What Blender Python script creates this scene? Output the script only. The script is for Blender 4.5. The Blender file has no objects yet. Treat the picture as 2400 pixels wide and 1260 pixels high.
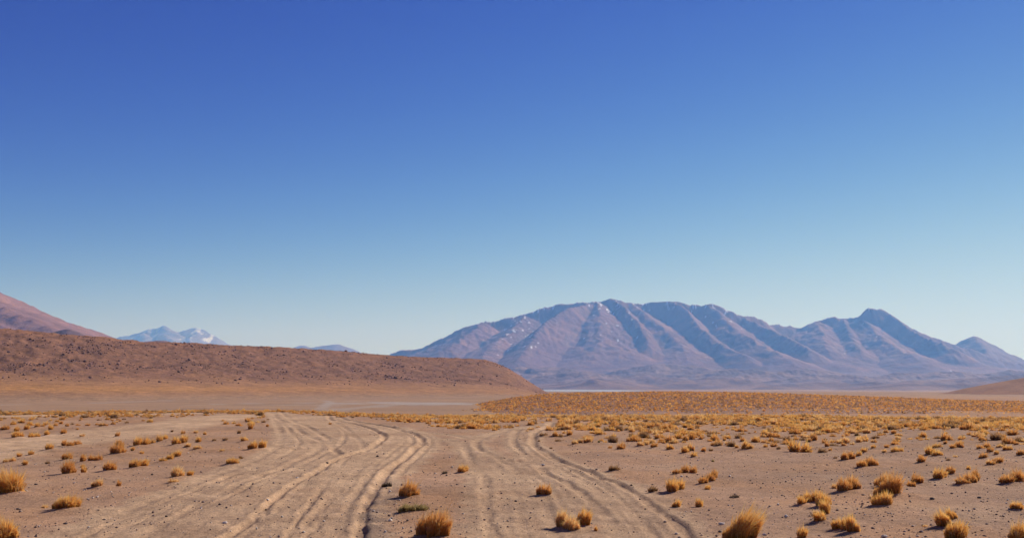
import bpy, math, random
import numpy as np
from mathutils import Vector

# ------------------------------------------------------------------ camera, sky, sun, exposure
scene = bpy.context.scene
F, CX, CY, HOR = 2573.4, 1200.0, 630.0, 905.0      # focal length and picture centre in photo pixels, level line
PITCH = math.atan((HOR - CY) / F)
CAMH = 2.2
cam_d = bpy.data.cameras.new('camera'); cam = bpy.data.objects.new('camera', cam_d)
scene.collection.objects.link(cam); scene.camera = cam
cam_d.sensor_fit = 'HORIZONTAL'; cam_d.angle_x = 2 * math.atan(1200.0 / F)
cam_d.clip_start = 0.1; cam_d.clip_end = 200000
cam.location = (0, 0, CAMH); cam.rotation_euler = (math.pi / 2 + PITCH, 0, 0)

SUN_AZ, SUN_EL = math.radians(50), math.radians(34)   # azimuth clockwise from the view direction
world = bpy.data.worlds.new('World'); scene.world = world; world.use_nodes = True
wn = world.node_tree; wn.nodes.clear()
sky = wn.nodes.new('ShaderNodeTexSky'); sky.sky_type = 'NISHITA'; sky.sun_disc = False
sky.sun_elevation = SUN_EL; sky.sun_rotation = SUN_AZ; sky.altitude = 4000; sky.air_density = 1.0
sky.dust_density = 0.6; sky.ozone_density = 3.0
bg = wn.nodes.new('ShaderNodeBackground'); bg.inputs['Strength'].default_value = 0.1
wo = wn.nodes.new('ShaderNodeOutputWorld')
def wmath(op, a, b):
    n = wn.nodes.new('ShaderNodeMath'); n.operation = op
    for i, q in enumerate((a, b)):
        if isinstance(q, (int, float)): n.inputs[i].default_value = q
        else: wn.links.new(q, n.inputs[i])
    return n.outputs[0]
sp = wn.nodes.new('ShaderNodeSeparateColor'); cb = wn.nodes.new('ShaderNodeCombineColor')
wn.links.new(sky.outputs[0], sp.inputs[0])
for ch, (gain, gam, sh) in enumerate(((38.0, 3.6, 1.7), (9.8, 3.3, 1.3), (4.7, 2.05, 1.35))):      # film-like contrast of the high clear sky
    q = wmath('MULTIPLY', wmath('POWER', wmath('MULTIPLY', sp.outputs[ch], 0.1), gam), gain)
    wn.links.new(wmath('MULTIPLY', wmath('DIVIDE', q, wmath('ADD', wmath('MULTIPLY', q, sh), 1.0)), 10.0), cb.inputs[ch])
wn.links.new(cb.outputs[0], bg.inputs[0]); wn.links.new(bg.outputs[0], wo.inputs[0])

sun_d = bpy.data.lights.new('sun', 'SUN'); sun_d.energy = 5.0; sun_d.angle = math.radians(0.53)
sun_d.color = (1.0, 0.97, 0.93)
sun = bpy.data.objects.new('sun', sun_d); scene.collection.objects.link(sun)
sdir = Vector((math.sin(SUN_AZ) * math.cos(SUN_EL), math.cos(SUN_AZ) * math.cos(SUN_EL), math.sin(SUN_EL)))
sun.rotation_euler = sdir.to_track_quat('Z', 'Y').to_euler()

scene.view_settings.view_transform = 'Standard'; scene.view_settings.look = 'None'
scene.view_settings.exposure = 0.0; scene.view_settings.gamma = 1.0
scene.view_settings.use_curve_mapping = False
scene.render.engine = 'CYCLES'
scene.cycles.volume_bounces = 3; scene.cycles.max_bounces = 9; scene.cycles.diffuse_bounces = 6
scene.cycles.transmission_bounces = 6; scene.cycles.use_denoising = True

rng = np.random.default_rng(7); random.seed(7)
col = scene.collection

# ------------------------------------------------------------------ helpers
def ray(px, py):
    px = np.asarray(px, float); py = np.asarray(py, float)
    u = (px - CX) / F; v = (CY - py) / F
    return u, math.cos(PITCH) - v * math.sin(PITCH), math.sin(PITCH) + v * math.cos(PITCH)
def P(px, py, depth):                                # the place that far off along that sight line
    a, b, c = ray(px, py)
    return np.stack([a / b * depth, np.ones_like(a / b) * depth, CAMH + c / b * depth], -1)
def GP(px, py, z=0.0):                               # where that sight line meets the plain
    a, b, c = ray(px, py)
    t = (z - CAMH) / c
    return np.stack([a * t, b * t], -1)
def sm(a, b, x):
    t = np.clip((x - a) / (b - a), 0, 1); return t * t * (3 - 2 * t)
def lerp(a, b, t): return a + (b - a) * t
def hsh(ix, iy, s):
    h = (ix.astype(np.int64) * 374761393 + iy.astype(np.int64) * 668265263 + s * 1442695041) & 0xffffffff
    h = ((h ^ (h >> 13)) * 1274126177) & 0xffffffff
    return h ^ (h >> 16)
def noise(x, y, s=0):                                # gradient noise, about -1..1
    x = np.asarray(x, float); y = np.asarray(y, float)
    x0 = np.floor(x); y0 = np.floor(y); fx = x - x0; fy = y - y0
    u = fx * fx * fx * (fx * (fx * 6 - 15) + 10); v = fy * fy * fy * (fy * (fy * 6 - 15) + 10)
    def g(dx, dy):
        a = hsh(x0 + dx, y0 + dy, s) * (2 * math.pi / 4294967296.0)
        return np.cos(a) * (fx - dx) + np.sin(a) * (fy - dy)
    return 1.5 * lerp(lerp(g(0, 0), g(1, 0), u), lerp(g(0, 1), g(1, 1), u), v)
def fbm(x, y, o=4, s=0, gain=0.5, lac=2.03):
    a, t = 1.0, 0.0
    for i in range(o):
        t = t + a * noise(x, y, s + i * 17); x = x * lac + 3.1; y = y * lac - 1.7; a *= gain
    return t
def ridged(x, y, o=4, s=0):
    a, t = 1.0, 0.0
    for i in range(o):
        t = t + a * (1 - np.abs(noise(x, y, s + i * 31))); x = x * 2.1 + 5; y = y * 2.1 + 2; a *= 0.5
    return t / 1.9
def spline(pts, step=None, n=None):                  # Catmull-Rom through the points
    p = np.asarray(pts, float); p = np.vstack([2 * p[0] - p[1], p, 2 * p[-1] - p[-2]])
    out = []
    for i in range(1, len(p) - 2):
        k = n or max(2, int(np.linalg.norm(p[i + 1] - p[i]) / step) + 1)
        t = np.linspace(0, 1, k, endpoint=False)[:, None]
        a, b, c, d = p[i - 1], p[i], p[i + 1], p[i + 2]
        out.append(0.5 * (2 * b + (c - a) * t + (2 * a - 5 * b + 4 * c - d) * t ** 2 + (3 * b - a - 3 * c + d) * t ** 3))
    return np.vstack(out + [p[-2:-1]])
def mesh(name, v, f, colr=None, smooth=True, extra=None):
    v = np.ascontiguousarray(v, np.float32); f = np.ascontiguousarray(f, np.int32); k = f.shape[1]
    me = bpy.data.meshes.new(name)
    me.vertices.add(len(v)); me.vertices.foreach_set('co', v.ravel())
    me.loops.add(f.size); me.loops.foreach_set('vertex_index', f.ravel())
    me.polygons.add(len(f)); me.polygons.foreach_set('loop_start', np.arange(0, f.size, k, dtype=np.int32))
    me.polygons.foreach_set('loop_total', np.full(len(f), k, np.int32))
    if smooth: me.polygons.foreach_set('use_smooth', np.ones(len(f), bool))
    if colr is not None:
        c = np.ones((len(v), 4), np.float32); c[:, :3] = colr
        at = me.attributes.new('Col', 'FLOAT_COLOR', 'POINT'); at.data.foreach_set('color', c.ravel())
    for kx, val in (extra or {}).items():
        at = me.attributes.new(kx, 'FLOAT', 'POINT'); at.data.foreach_set('value', np.ascontiguousarray(val, np.float32).ravel())
    me.update(calc_edges=True)
    return me
def obj(name, me, mat, parent=None, kind=None, label=None, cat=None, group=None):
    if mat and not me.materials: me.materials.append(mat)
    o = bpy.data.objects.new(name, me); col.objects.link(o)
    if parent: o.parent = parent
    for k, val in (('kind', kind), ('label', label), ('category', cat), ('group', group)):
        if val: o[k] = val
    return o
def gridfaces(nr, nc):
    i = np.arange((nr - 1) * (nc - 1)); r = i // (nc - 1); c = i % (nc - 1); a = r * nc + c
    return np.stack([a, a + 1, a + nc + 1, a + nc], 1)
def compact(v, f, *arrs):                            # keep only the vertices these faces use
    used = np.unique(f); m = np.zeros(len(v), np.int64); m[used] = np.arange(len(used))
    return (v[used], m[f]) + tuple(a[used] for a in arrs)

# ------------------------------------------------------------------ materials
def nt(name):
    m = bpy.data.materials.new(name); m.use_nodes = True
    t = m.node_tree; t.nodes.clear(); return m, t, t.nodes, t.links
def terrain_mat(name, scales, amounts, bump=((6.0, 0.02),), rough=0.95, snow=False, tex='pos'):
    """vertex colour times several sizes of mottling; fine relief by bump"""
    m, t, N, L = nt(name)
    out = N.new('ShaderNodeOutputMaterial'); b = N.new('ShaderNodeBsdfPrincipled')
    b.inputs['Roughness'].default_value = rough; b.inputs['Specular IOR Level'].default_value = 0.15
    at = N.new('ShaderNodeAttribute'); at.attribute_name = 'Col'
    geo = N.new('ShaderNodeNewGeometry')
    cur = at.outputs['Color']
    for sc, am in zip(scales, amounts):
        n = N.new('ShaderNodeTexNoise'); n.inputs['Scale'].default_value = sc; n.inputs['Detail'].default_value = 4
        n.inputs['Roughness'].default_value = 0.65
        L.new(geo.outputs['Position'], n.inputs['Vector'])
        mr = N.new('ShaderNodeMapRange'); mr.inputs[1].default_value = 0.25; mr.inputs[2].default_value = 0.75
        mr.inputs[3].default_value = 1 - am; mr.inputs[4].default_value = 1 + am
        L.new(n.outputs[0], mr.inputs[0])
        mx = N.new('ShaderNodeMix'); mx.data_type = 'RGBA'; mx.blend_type = 'MULTIPLY'; mx.inputs[0].default_value = 1
        L.new(cur, mx.inputs[6]); L.new(mr.outputs[0], mx.inputs[7]); cur = mx.outputs[2]
    if snow:
        sn = N.new('ShaderNodeAttribute'); sn.attribute_name = 'snow'
        mx = N.new('ShaderNodeMix'); mx.data_type = 'RGBA'; mx.inputs[7].default_value = (0.85, 0.87, 0.9, 1)
        L.new(sn.outputs['Fac'], mx.inputs[0]); L.new(cur, mx.inputs[6]); cur = mx.outputs[2]
    L.new(cur, b.inputs['Base Color'])
    nrm = None
    for sc, dist in bump:
        n = N.new('ShaderNodeTexNoise'); n.inputs['Scale'].default_value = sc; n.inputs['Detail'].default_value = 5
        n.inputs['Roughness'].default_value = 0.65
        L.new(geo.outputs['Position'], n.inputs['Vector'])
        bp = N.new('ShaderNodeBump'); bp.inputs['Strength'].default_value = 1.0; bp.inputs['Distance'].default_value = dist
        L.new(n.outputs[0], bp.inputs['Height'])
        if nrm: L.new(nrm, bp.inputs['Normal'])
        nrm = bp.outputs[0]
    if nrm: L.new(nrm, b.inputs['Normal'])
    L.new(b.outputs[0], out.inputs['Surface'])
    return m
M_ground = terrain_mat('desert_soil', (0.25, 1.4, 7.0, 22.0, 55.0), (0.10, 0.10, 0.20, 0.36, 0.34), ((6.0, 0.03), (30.0, 0.022)))
M_hill = terrain_mat('hill_soil', (0.02, 0.15, 0.7), (0.12, 0.18, 0.22), ((0.25, 0.9),))
M_ridge = terrain_mat('ridge_rubble', (0.03, 0.12, 0.5), (0.16, 0.26, 0.34), ((0.12, 1.3), (0.6, 0.55)))
M_mount = terrain_mat('mountain_rock', (0.0012, 0.006, 0.03), (0.16, 0.16, 0.14), ((0.004, 25.0), (0.02, 7.0)), snow=True)
M_salt = terrain_mat('salt_crust', (0.002, 0.02), (0.08, 0.1), ())

def grass_mat():
    m, t, N, L = nt('dry_bunch_grass')
    out = N.new('ShaderNodeOutputMaterial'); at = N.new('ShaderNodeAttribute'); at.attribute_name = 'Col'
    d = N.new('ShaderNodeBsdfDiffuse'); tr = N.new('ShaderNodeBsdfTranslucent'); mx = N.new('ShaderNodeMixShader')
    mx.inputs[0].default_value = 0.6
    L.new(at.outputs['Color'], d.inputs['Color']); L.new(at.outputs['Color'], tr.inputs['Color'])
    L.new(d.outputs[0], mx.inputs[1]); L.new(tr.outputs[0], mx.inputs[2]); L.new(mx.outputs[0], out.inputs['Surface'])
    return m
M_grass = grass_mat()
def plain_mat(name, rough=0.9):
    m, t, N, L = nt(name)
    out = N.new('ShaderNodeOutputMaterial'); at = N.new('ShaderNodeAttribute'); at.attribute_name = 'Col'
    geo = N.new('ShaderNodeNewGeometry'); n = N.new('ShaderNodeTexNoise'); n.inputs['Scale'].default_value = 18
    n.inputs['Detail'].default_value = 4; L.new(geo.outputs['Position'], n.inputs['Vector'])
    mr = N.new('ShaderNodeMapRange'); mr.inputs[3].default_value = 0.65; mr.inputs[4].default_value = 1.35
    L.new(n.outputs[0], mr.inputs[0])
    mx = N.new('ShaderNodeMix'); mx.data_type = 'RGBA'; mx.blend_type = 'MULTIPLY'; mx.inputs[0].default_value = 1
    L.new(at.outputs['Color'], mx.inputs[6]); L.new(mr.outputs[0], mx.inputs[7])
    b = N.new('ShaderNodeBsdfPrincipled'); b.inputs['Roughness'].default_value = rough; b.inputs['Specular IOR Level'].default_value = 0.2
    L.new(mx.outputs[2], b.inputs['Base Color']); L.new(b.outputs[0], out.inputs['Surface'])
    return m
M_thatch = plain_mat('dead_thatch'); M_stone = plain_mat('field_stone', 0.8)

# ------------------------------------------------------------------ the bunch grass seen in the photograph
# each: lobes [(pixel x, pixel y of the foot, width, height)], colour kind, landmark label or None
# colour kinds: a amber, o orange-brown, p pale straw, b brown, g green, d dark dead
T = []
def tuft(lobes, kind='a', label=None, short=None, lean=0.0):
    T.append(dict(lobes=lobes if isinstance(lobes, list) else [lobes], kind=kind, label=label, short=short, lean=lean))
tuft((12,1164,86,58),'a','big amber grass tuft cut off by the left picture edge','big tuft at the left edge')
tuft((6,1272,58,48),'a','amber grass tuft in the bottom left picture corner','bottom left corner tuft')
tuft([(150,1195,52,34),(132,1190,26,26)],'a','bushy amber tuft with pale straw on its left, left of the wide track','straw-sided tuft left of the wide track')
tuft((102,1184,22,9),'p')
tuft((152,1113,42,35),'o','dome-shaped tuft with deep shadow on its near side, left plain','dome-shaped tuft on the left plain')
tuft((193,1109,20,18),'a'); tuft((191,1094,16,9),'a')
tuft((248,1105,37,25),'o','round dark amber tuft with a sand tail on its left','round dark tuft of the left plain')
tuft([(314,1096,30,22),(334,1094,30,19)],'a','wide low amber tuft in the middle of the left plain','wide low tuft of the left plain')
tuft([(378,1081,22,10),(396,1077,22,15),(411,1070,22,17)],'a','row of three joined grass lobes climbing to the right','three-lobed tuft row')
tuft((226,1143,31,20),'p','pale straw tuft beside a small rust tuft, left foreground','pale straw tuft of the left foreground')
tuft((276,1140,17,17),'o')
tuft((410,1122,38,29),'p','spiky straw-topped tuft nearest the left side of the wide track','spiky straw-topped tuft')
tuft((401,1135,30,10),'p'); tuft((443,1116,22,14),'a')
tuft((541,1087,38,16),'a','flat amber tuft just left of the wide track bend','flat tuft at the track bend'); tuft((563,1073,14,9),'b')
tuft([(266,1063,40,28),(274,1048,22,20)],'o','tall knob-topped amber tuft, largest of the middle left plain','knob-topped tuft')
tuft([(318,1046,26,22),(337,1045,24,20)],'a','broad fluffy twin tuft in the middle left plain','broad fluffy twin tuft')
tuft((309,1055,14,14),'a'); tuft((330,1062,16,9),'a')
tuft([(356,1041,18,13),(372,1036,22,17),(385,1029,18,12)],'a'); tuft([(408,1046,24,20),(428,1044,26,22)],'a','large amber clump with a straw tail on its right','straw-tailed clump')
tuft([(440,1050,18,12),(458,1054,22,11)],'p'); tuft((463,1039,20,14),'a')
tuft((155,1073,31,18),'o'); tuft((191,1080,20,20),'o'); tuft([(212,1078,22,16),(230,1078,22,16)],'o')
tuft((112,1053,28,16),'a'); tuft((148,1045,20,15),'o'); tuft([(160,1047,20,13),(177,1044,22,14)],'o')
tuft((70,1060,21,11),'a'); tuft((42,1065,18,12),'a'); tuft([(12,1077,20,11),(28,1076,18,12)],'p')
tuft((56,1088,20,15),'a'); tuft((109,1081,16,9),'b'); tuft((272,1023,19,12),'o'); tuft((146,1017,22,13),'o')
tuft((190,1022,18,9),'p'); tuft((34,1027,33,18),'a','amber tuft at the near edge of the far left clump','near edge of the far left clump')
tuft([(68,1024,18,14),(82,1023,18,14)],'a'); tuft((107,1018,20,13),'a'); tuft((10,1009,26,14),'o')
for x, y, w, h in [(28,994,22,12),(46,990,26,13),(66,996,24,14),(84,1002,20,12),(36,1010,20,13),(60,1008,22,14),(98,1000,16,9),(116,1008,20,14),(70,984,20,9),(40,982,18,8)]:
    tuft((x, y, w, h), 'a')
for x, y, w, h in [(128,998,17,11),(141,992,15,11),(155,1001,15,8),(104,994,12,8),(180,997,17,7),(203,999,17,9),(239,1002,23,10),(225,996,12,6),(262,986,10,5),(280,987,10,6),(180,1008,9,6)]:
    tuft((x, y, w, h), 'o')
tuft((569,1040,23,14),'a'); tuft([(592,1056,24,20),(612,1055,26,22)],'a','bright amber tuft touching the left edge of the wide track','bright tuft at the wide track edge')
tuft((559,1014,15,10),'b'); tuft((585,1007,18,16),'o'); tuft((427,1018,17,11),'o'); tuft((457,1015,18,8),'p'); tuft((479,1017,12,8),'a')
tuft((500,1038,16,6),'b'); tuft((526,1037,19,7),'b'); tuft((518,1059,20,7),'p'); tuft((521,988,12,5),'o'); tuft((402,1011,10,5),'b')
tuft((627,984,10,5),'b'); tuft((626,1003,10,6),'o')
# between the tracks
tuft((955,1173,50,38),'o','orange-brown tuft on the pebbly strip between the two track pairs','orange-brown tuft between the track pairs')
tuft([(990,1266,52,56),(1022,1268,56,68)],'o','largest bushy orange tuft at the bottom edge between the tracks','largest bottom-edge tuft')
tuft([(945,1204,34,20),(965,1203,40,20),(988,1202,38,14)],'g','low green cushion plant behind the largest bottom-edge tuft','green cushion plant')
tuft((905,1144,24,12),'d','dark dead tuft on the right lip of the wide track','dark dead tuft on the track lip')
tuft((1083,1107,31,20),'a','lone amber tuft between the wide track and the right track','lone tuft between the tracks'); tuft((1042,1111,21,7),'d')
tuft((773,994,11,6),'o')
tuft((1276,1163,38,27),'o','neat round amber tuft standing alone between the ruts of the right track','neat round tuft between the right ruts')
tuft([(1316,1232,36,38),(1338,1237,40,34)],'p','pale straw tuft with long stems between the right-hand ruts','pale straw tuft between the right ruts')
tuft((1368,1229,42,40),'a','amber tuft joined to the right side of the pale straw tuft','amber twin of the pale straw tuft',0.25)
tuft((1397,1237,13,12),'a')
# right of the tracks
tuft((1738,1264,80,78),'a','tall amber tuft leaning right at the bottom edge','tall leaning tuft',0.55)
tuft([(1575,1156,32,33),(1595,1153,30,26)],'a','golden tuft beside the right rut, centre right','golden tuft beside the right rut')
tuft((1529,1156,27,16),'b'); tuft((1588,1184,24,20),'a'); tuft((1640,1183,25,24),'a')
tuft([(1648,1137,24,20),(1664,1131,22,22),(1675,1124,20,22)],'o','rust-coloured tuft rising to a knob on the right','rust tuft with a knob'); tuft((1659,1149,22,13),'a')
tuft([(1588,1114,20,13),(1606,1112,26,21),(1626,1112,22,20)],'o','long low rust-brown tuft like a loaf, centre right','loaf-shaped rust tuft')
tuft((1440,1106,31,14),'b','small brown wedge-shaped tuft right of the right track','brown wedge tuft')
tuft((1725,1167,27,8),'d','flat dark mat plant alone on bare gravel, right plain','flat dark mat plant'); tuft((1671,1081,10,7),'g')
tuft([(1452,1054,18,16),(1460,1050,18,20)],'o','upright amber tuft alone at the near edge of the grass field','upright tuft at the field edge')
tuft([(1346,1041,18,12),(1360,1038,16,14)],'p'); tuft((1380,1038,27,16),'p')
tuft((1272,1024,27,9),'b'); tuft((1291,1050,10,5),'b'); tuft((1263,1034,9,5),'b'); tuft((1406,1022,27,11),'a'); tuft((1335,1023,22,14),'o')
tuft((1404,1038,9,6),'g')
tuft([(1500,1044,20,14),(1516,1043,20,15)],'p'); tuft((1535,1049,24,14),'o'); tuft((1530,1038,16,12),'p'); tuft((1570,1055,24,13),'a')
tuft((1583,1039,29,13),'p'); tuft((1556,1037,12,9),'a'); tuft((1541,1028,20,13),'o'); tuft([(1608,1032,22,16),(1622,1030,22,19)],'o','stout rust tuft in the near part of the grass field','stout rust tuft of the field')
tuft((1644,1030,16,12),'o'); tuft([(1606,1064,22,18),(1618,1060,20,22)],'a'); tuft((1628,1073,24,14),'a'); tuft((1650,1060,18,12),'o'); tuft((1667,1058,15,8),'b')
tuft([(1748,1055,20,22),(1760,1056,22,14)],'a'); tuft((1728,1052,14,8),'a'); tuft((1686,1045,24,11),'b'); tuft((1706,1040,18,9),'p'); tuft((1741,1032,16,11),'o'); tuft((1698,1031,12,9),'o'); tuft((1796,1050,16,8),'a')
tuft([(1882,1185,30,22),(1898,1176,32,26),(1918,1176,34,32),(1935,1190,34,36),(1938,1206,34,36),(1925,1224,40,28)],'a','hook-shaped amber tuft curling round bare sand, right foreground','hook-shaped tuft')
tuft((1882,1255,34,26),'a','small upright amber tuft near the bottom edge below the hook-shaped tuft','upright tuft below the hook')
tuft([(1972,1238,36,24),(1988,1242,34,32),(2000,1249,32,40)],'a','two-humped amber tuft in front of the hook-shaped tuft, right of it','two-humped tuft')
tuft([(1980,1154,40,32),(2002,1151,36,34)],'o','dense amber tuft with a pale wisp at its left tip','dense tuft with a pale wisp'); tuft((1957,1144,18,13),'p')
tuft([(2062,1142,30,24),(2098,1168,56,54),(2078,1146,44,32)],'o','tallest ball-shaped tuft of the right foreground, piled behind a lower one','tallest ball-shaped tuft')
tuft([(2060,1190,36,26),(2082,1190,38,34),(2056,1166,20,22)],'a','low amber tuft hugging the front of the tallest ball-shaped tuft','low tuft before the ball-shaped one')
tuft([(2136,1144,24,16),(2153,1137,32,23)],'o','twin rust tuft to the right of the tallest ball-shaped tuft','twin rust tuft')
tuft([(2202,1126,32,26),(2212,1124,26,20)],'a','amber half of a pair, lower left one, right plain','lower left tuft of the pair'); tuft((2233,1114,27,21),'o')
tuft([(2258,1139,36,18),(2276,1137,34,26),(2290,1130,26,30)],'o','boat-shaped tuft rising to a crest at its right end','boat-shaped tuft')
tuft([(2368,1136,36,22),(2392,1134,40,32)],'o','dark rust tuft cut by the right picture edge','dark tuft at the right edge')
tuft([(2218,1237,44,36),(2232,1220,30,26)],'a','upper lobe of the big pair in the bottom right corner','upper tuft of the corner pair')
tuft((2252,1265,58,42),'a','round golden tuft at the bottom edge of the right corner pair','round tuft of the corner pair')
tuft((2390,1199,34,19),'a','small amber tuft at the right picture edge above the corner','small right-edge tuft'); tuft((2394,1264,50,40),'a','golden tuft filling the bottom right picture corner','bottom right corner tuft'); tuft((2170,1231,16,7),'p')
tuft([(2024,1098,28,20),(2044,1096,32,24)],'o','low saddle-shaped rust tuft, middle right plain','saddle-shaped tuft')
tuft([(1980,1084,20,22),(1994,1083,22,19)],'o','square dark amber tuft behind the saddle-shaped one','square dark tuft'); tuft((1959,1080,13,7),'b')
tuft([(2016,1074,18,12),(2028,1067,18,14)],'a'); tuft((1928,1066,28,12),'b'); tuft((1947,1060,14,8),'a'); tuft([(2100,1066,22,14),(2114,1064,18,12)],'a'); tuft((2075,1066,18,9),'p')
tuft((2163,1090,29,18),'o','dark amber tuft left of a big fluffy field clump','dark tuft by the fluffy clump'); tuft([(2182,1072,26,22),(2200,1074,26,16)],'a','big fluffy clump at the near field edge, far right','big fluffy field clump')
tuft((2225,1082,14,7),'b'); tuft((2241,1075,14,6),'p'); tuft([(2328,1094,30,13),(2346,1090,26,16)],'o','long low rust tuft under the far right field edge','long low rust tuft')
tuft((2272,1104,14,12),'a'); tuft([(2236,1058,20,11),(2250,1053,22,18)],'o'); tuft((2199,1053,26,13),'a'); tuft((2217,1041,14,10),'o')
tuft([(2300,1058,22,11),(2316,1055,20,17)],'o'); tuft([(2310,1079,22,16),(2324,1066,22,14)],'o'); tuft((2338,1070,18,12),'a'); tuft((2364,1062,26,13),'a'); tuft((2396,1072,24,16),'o'); tuft((2348,1050,24,9),'p')
tuft((1979,1048,18,10),'o'); tuft((1940,1049,17,11),'o'); tuft((1816,1049,26,13),'o'); tuft((1826,1057,15,8),'b'); tuft([(1896,1035,18,14),(1906,1033,18,22)],'o'); tuft((1843,1034,14,9),'o')
tuft([(2014,1038,18,14),(2026,1036,16,12)],'p'); tuft((2080,1050,18,10),'o'); tuft((2097,1044,20,10),'o'); tuft((2049,1054,18,9),'a'); tuft((2053,1027,23,9),'b'); tuft((2097,1019,20,12),'o'); tuft((2053,1013,20,8),'a')
tuft((2107,1032,20,11),'p'); tuft((2255,1033,22,9),'o'); tuft((2298,1027,18,7),'o'); tuft((2385,1042,18,9),'o')

for t in T:
    L = []
    for (px, py, w, h) in t['lobes']:
        g = GP(px, py); s = g[1] / F; wm, hm = w * s * (1.18 if len(t['lobes']) > 1 else 1.05), h * s
        L.append((g[0], g[1] + 0.30 * wm, wm, hm))
    t['L'] = np.array(L)
    t['c'] = np.average(t['L'][:, :2], axis=0, weights=t['L'][:, 2])
    t['w'] = float(np.max(t['L'][:, 0] + t['L'][:, 2] / 2) - np.min(t['L'][:, 0] - t['L'][:, 2] / 2))

# ------------------------------------------------------------------ wheel ruts
RUTS = [  # points, half width, depth, berm, which track
 ([(632,964),(638,973),(651,1000),(661,1024),(658,1041),(643,1054),(600,1075),(508,1112),(432,1145),(330,1180),(250,1215),(150,1268)],.20,.05,.04,0),
 ([(640,966),(648,975),(658,986),(684,996),(709,1014),(742,1034),(755,1044),(750,1052),(722,1067),(689,1080),(620,1110),(540,1145),(455,1185),(330,1262)],.20,.08,.06,0),
 ([(660,966),(669,973),(684,986),(712,996),(742,1011),(763,1026),(778,1049),(796,1066)],.18,.08,.06,0),
 ([(770,974),(778,983),(829,991),(867,1003),(892,1014),(902,1026),(884,1044),(854,1057),(824,1064),(778,1080),(757,1092),(727,1113),(702,1128),(671,1148),(638,1174),(600,1214),(560,1242),(520,1268)],.17,.11,.08,0),
 ([(785,988),(811,1003),(829,1024),(846,1042),(855,1054),(856,1072),(835,1105),(795,1150),(735,1210),(690,1265)],.18,.06,.04,0),
 ([(800,978),(816,983),(874,991),(930,1003),(968,1016),(986,1029),(989,1042),(976,1049),(951,1070),(925,1087),(905,1110),(887,1136),(869,1164),(854,1194),(849,1219),(841,1268)],.20,.12,.10,0),
 ([(880,994),(930,1006),(961,1021),(966,1037),(956,1049),(930,1067),(892,1092),(859,1123),(820,1180),(785,1266)],.18,.07,.05,0),
 ([(940,1002),(981,1014),(1004,1029),(1006,1044),(991,1059),(963,1082),(940,1110)],.14,.06,.05,0),
 ([(780,1085),(700,1145),(620,1215),(560,1268)],.15,.03,.03,0),
 ([(810,1120),(745,1185),(640,1268)],.15,.03,.03,0),
 ([(560,1105),(440,1165),(300,1235),(240,1268)],.16,.04,.03,0),
 ([(1006,1014),(1057,1021),(1108,1031),(1128,1029),(1159,1019),(1199,1009),(1230,1000)],.22,.05,.05,1),
 ([(1225,996),(1160,1016),(1128,1026),(1116,1036),(1118,1047),(1136,1060),(1171,1072),(1200,1093),(1230,1115),(1260,1140),(1275,1170),(1288,1210),(1305,1268)],.20,.08,.06,1),
 ([(1040,1030),(1083,1042),(1095,1062),(1108,1082),(1128,1108),(1138,1133),(1136,1164),(1141,1194),(1146,1232),(1160,1268)],.20,.07,.06,1),
 ([(1295,990),(1281,998),(1255,1012),(1250,1028),(1252,1042),(1269,1054),(1302,1072),(1342,1090),(1383,1105),(1411,1123),(1454,1138),(1492,1158),(1543,1191),(1581,1217),(1619,1245),(1655,1268)],.20,.10,.09,1),
 ([(1276,993),(1225,1000),(1206,1018),(1205,1037),(1215,1052),(1241,1072),(1276,1103),(1314,1128),(1357,1151),(1393,1181),(1429,1212),(1467,1240),(1500,1268)],.20,.08,.06,1),
 ([(1160,1085),(1185,1120),(1210,1160),(1222,1210),(1235,1268)],.18,.04,.03,1),
 ([(1300,1090),(1370,1130),(1450,1180),(1530,1240),(1560,1268)],.18,.05,.04,1),
 ([(-300,1092),(-60,1064),(0,1054),(110,1040),(270,1021),(400,1003),(480,988),(560,974)],.5,.05,.03,2),
 ([(-300,1062),(-60,1040),(0,1034),(110,1024),(270,1008),(400,994),(480,981),(550,971)],.5,.05,.03,2),
]
def between(i, j, t0, t1, a=0., b=1.):               # a wheel line wandering from one rut over to another
    A_, B_ = (np.array([np.interp(np.linspace(a, b, 14), np.linspace(0, 1, len(RUTS[q][0])), np.array(RUTS[q][0], float)[:, c]) for c in (0, 1)]).T for q in (i, j))
    return [tuple(q) for q in A_ + (B_ - A_) * np.linspace(t0, t1, 14)[:, None]]
for i_, j_, t0_, t1_, a_, b_ in ((0,1,.7,.2,.1,1),(1,3,.6,.1,.2,.95),(3,4,.2,.9,.35,1),(4,6,.9,.25,.3,1),(12,15,.35,.2,.45,1),(15,14,.8,.45,.3,1)):
    RUTS.append((between(i_, j_, t0_, t1_, a_, b_), .13, .052 + .02 * random.random(), .04, RUTS[i_][4]))
RUTW = [(spline(GP(*np.array(p, float).T), step=0.35), w * .55, d * (.56 if d >= .10 else .40), b * (.24 if d >= .10 else .16), k) for p, w, d, b, k in RUTS]
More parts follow.
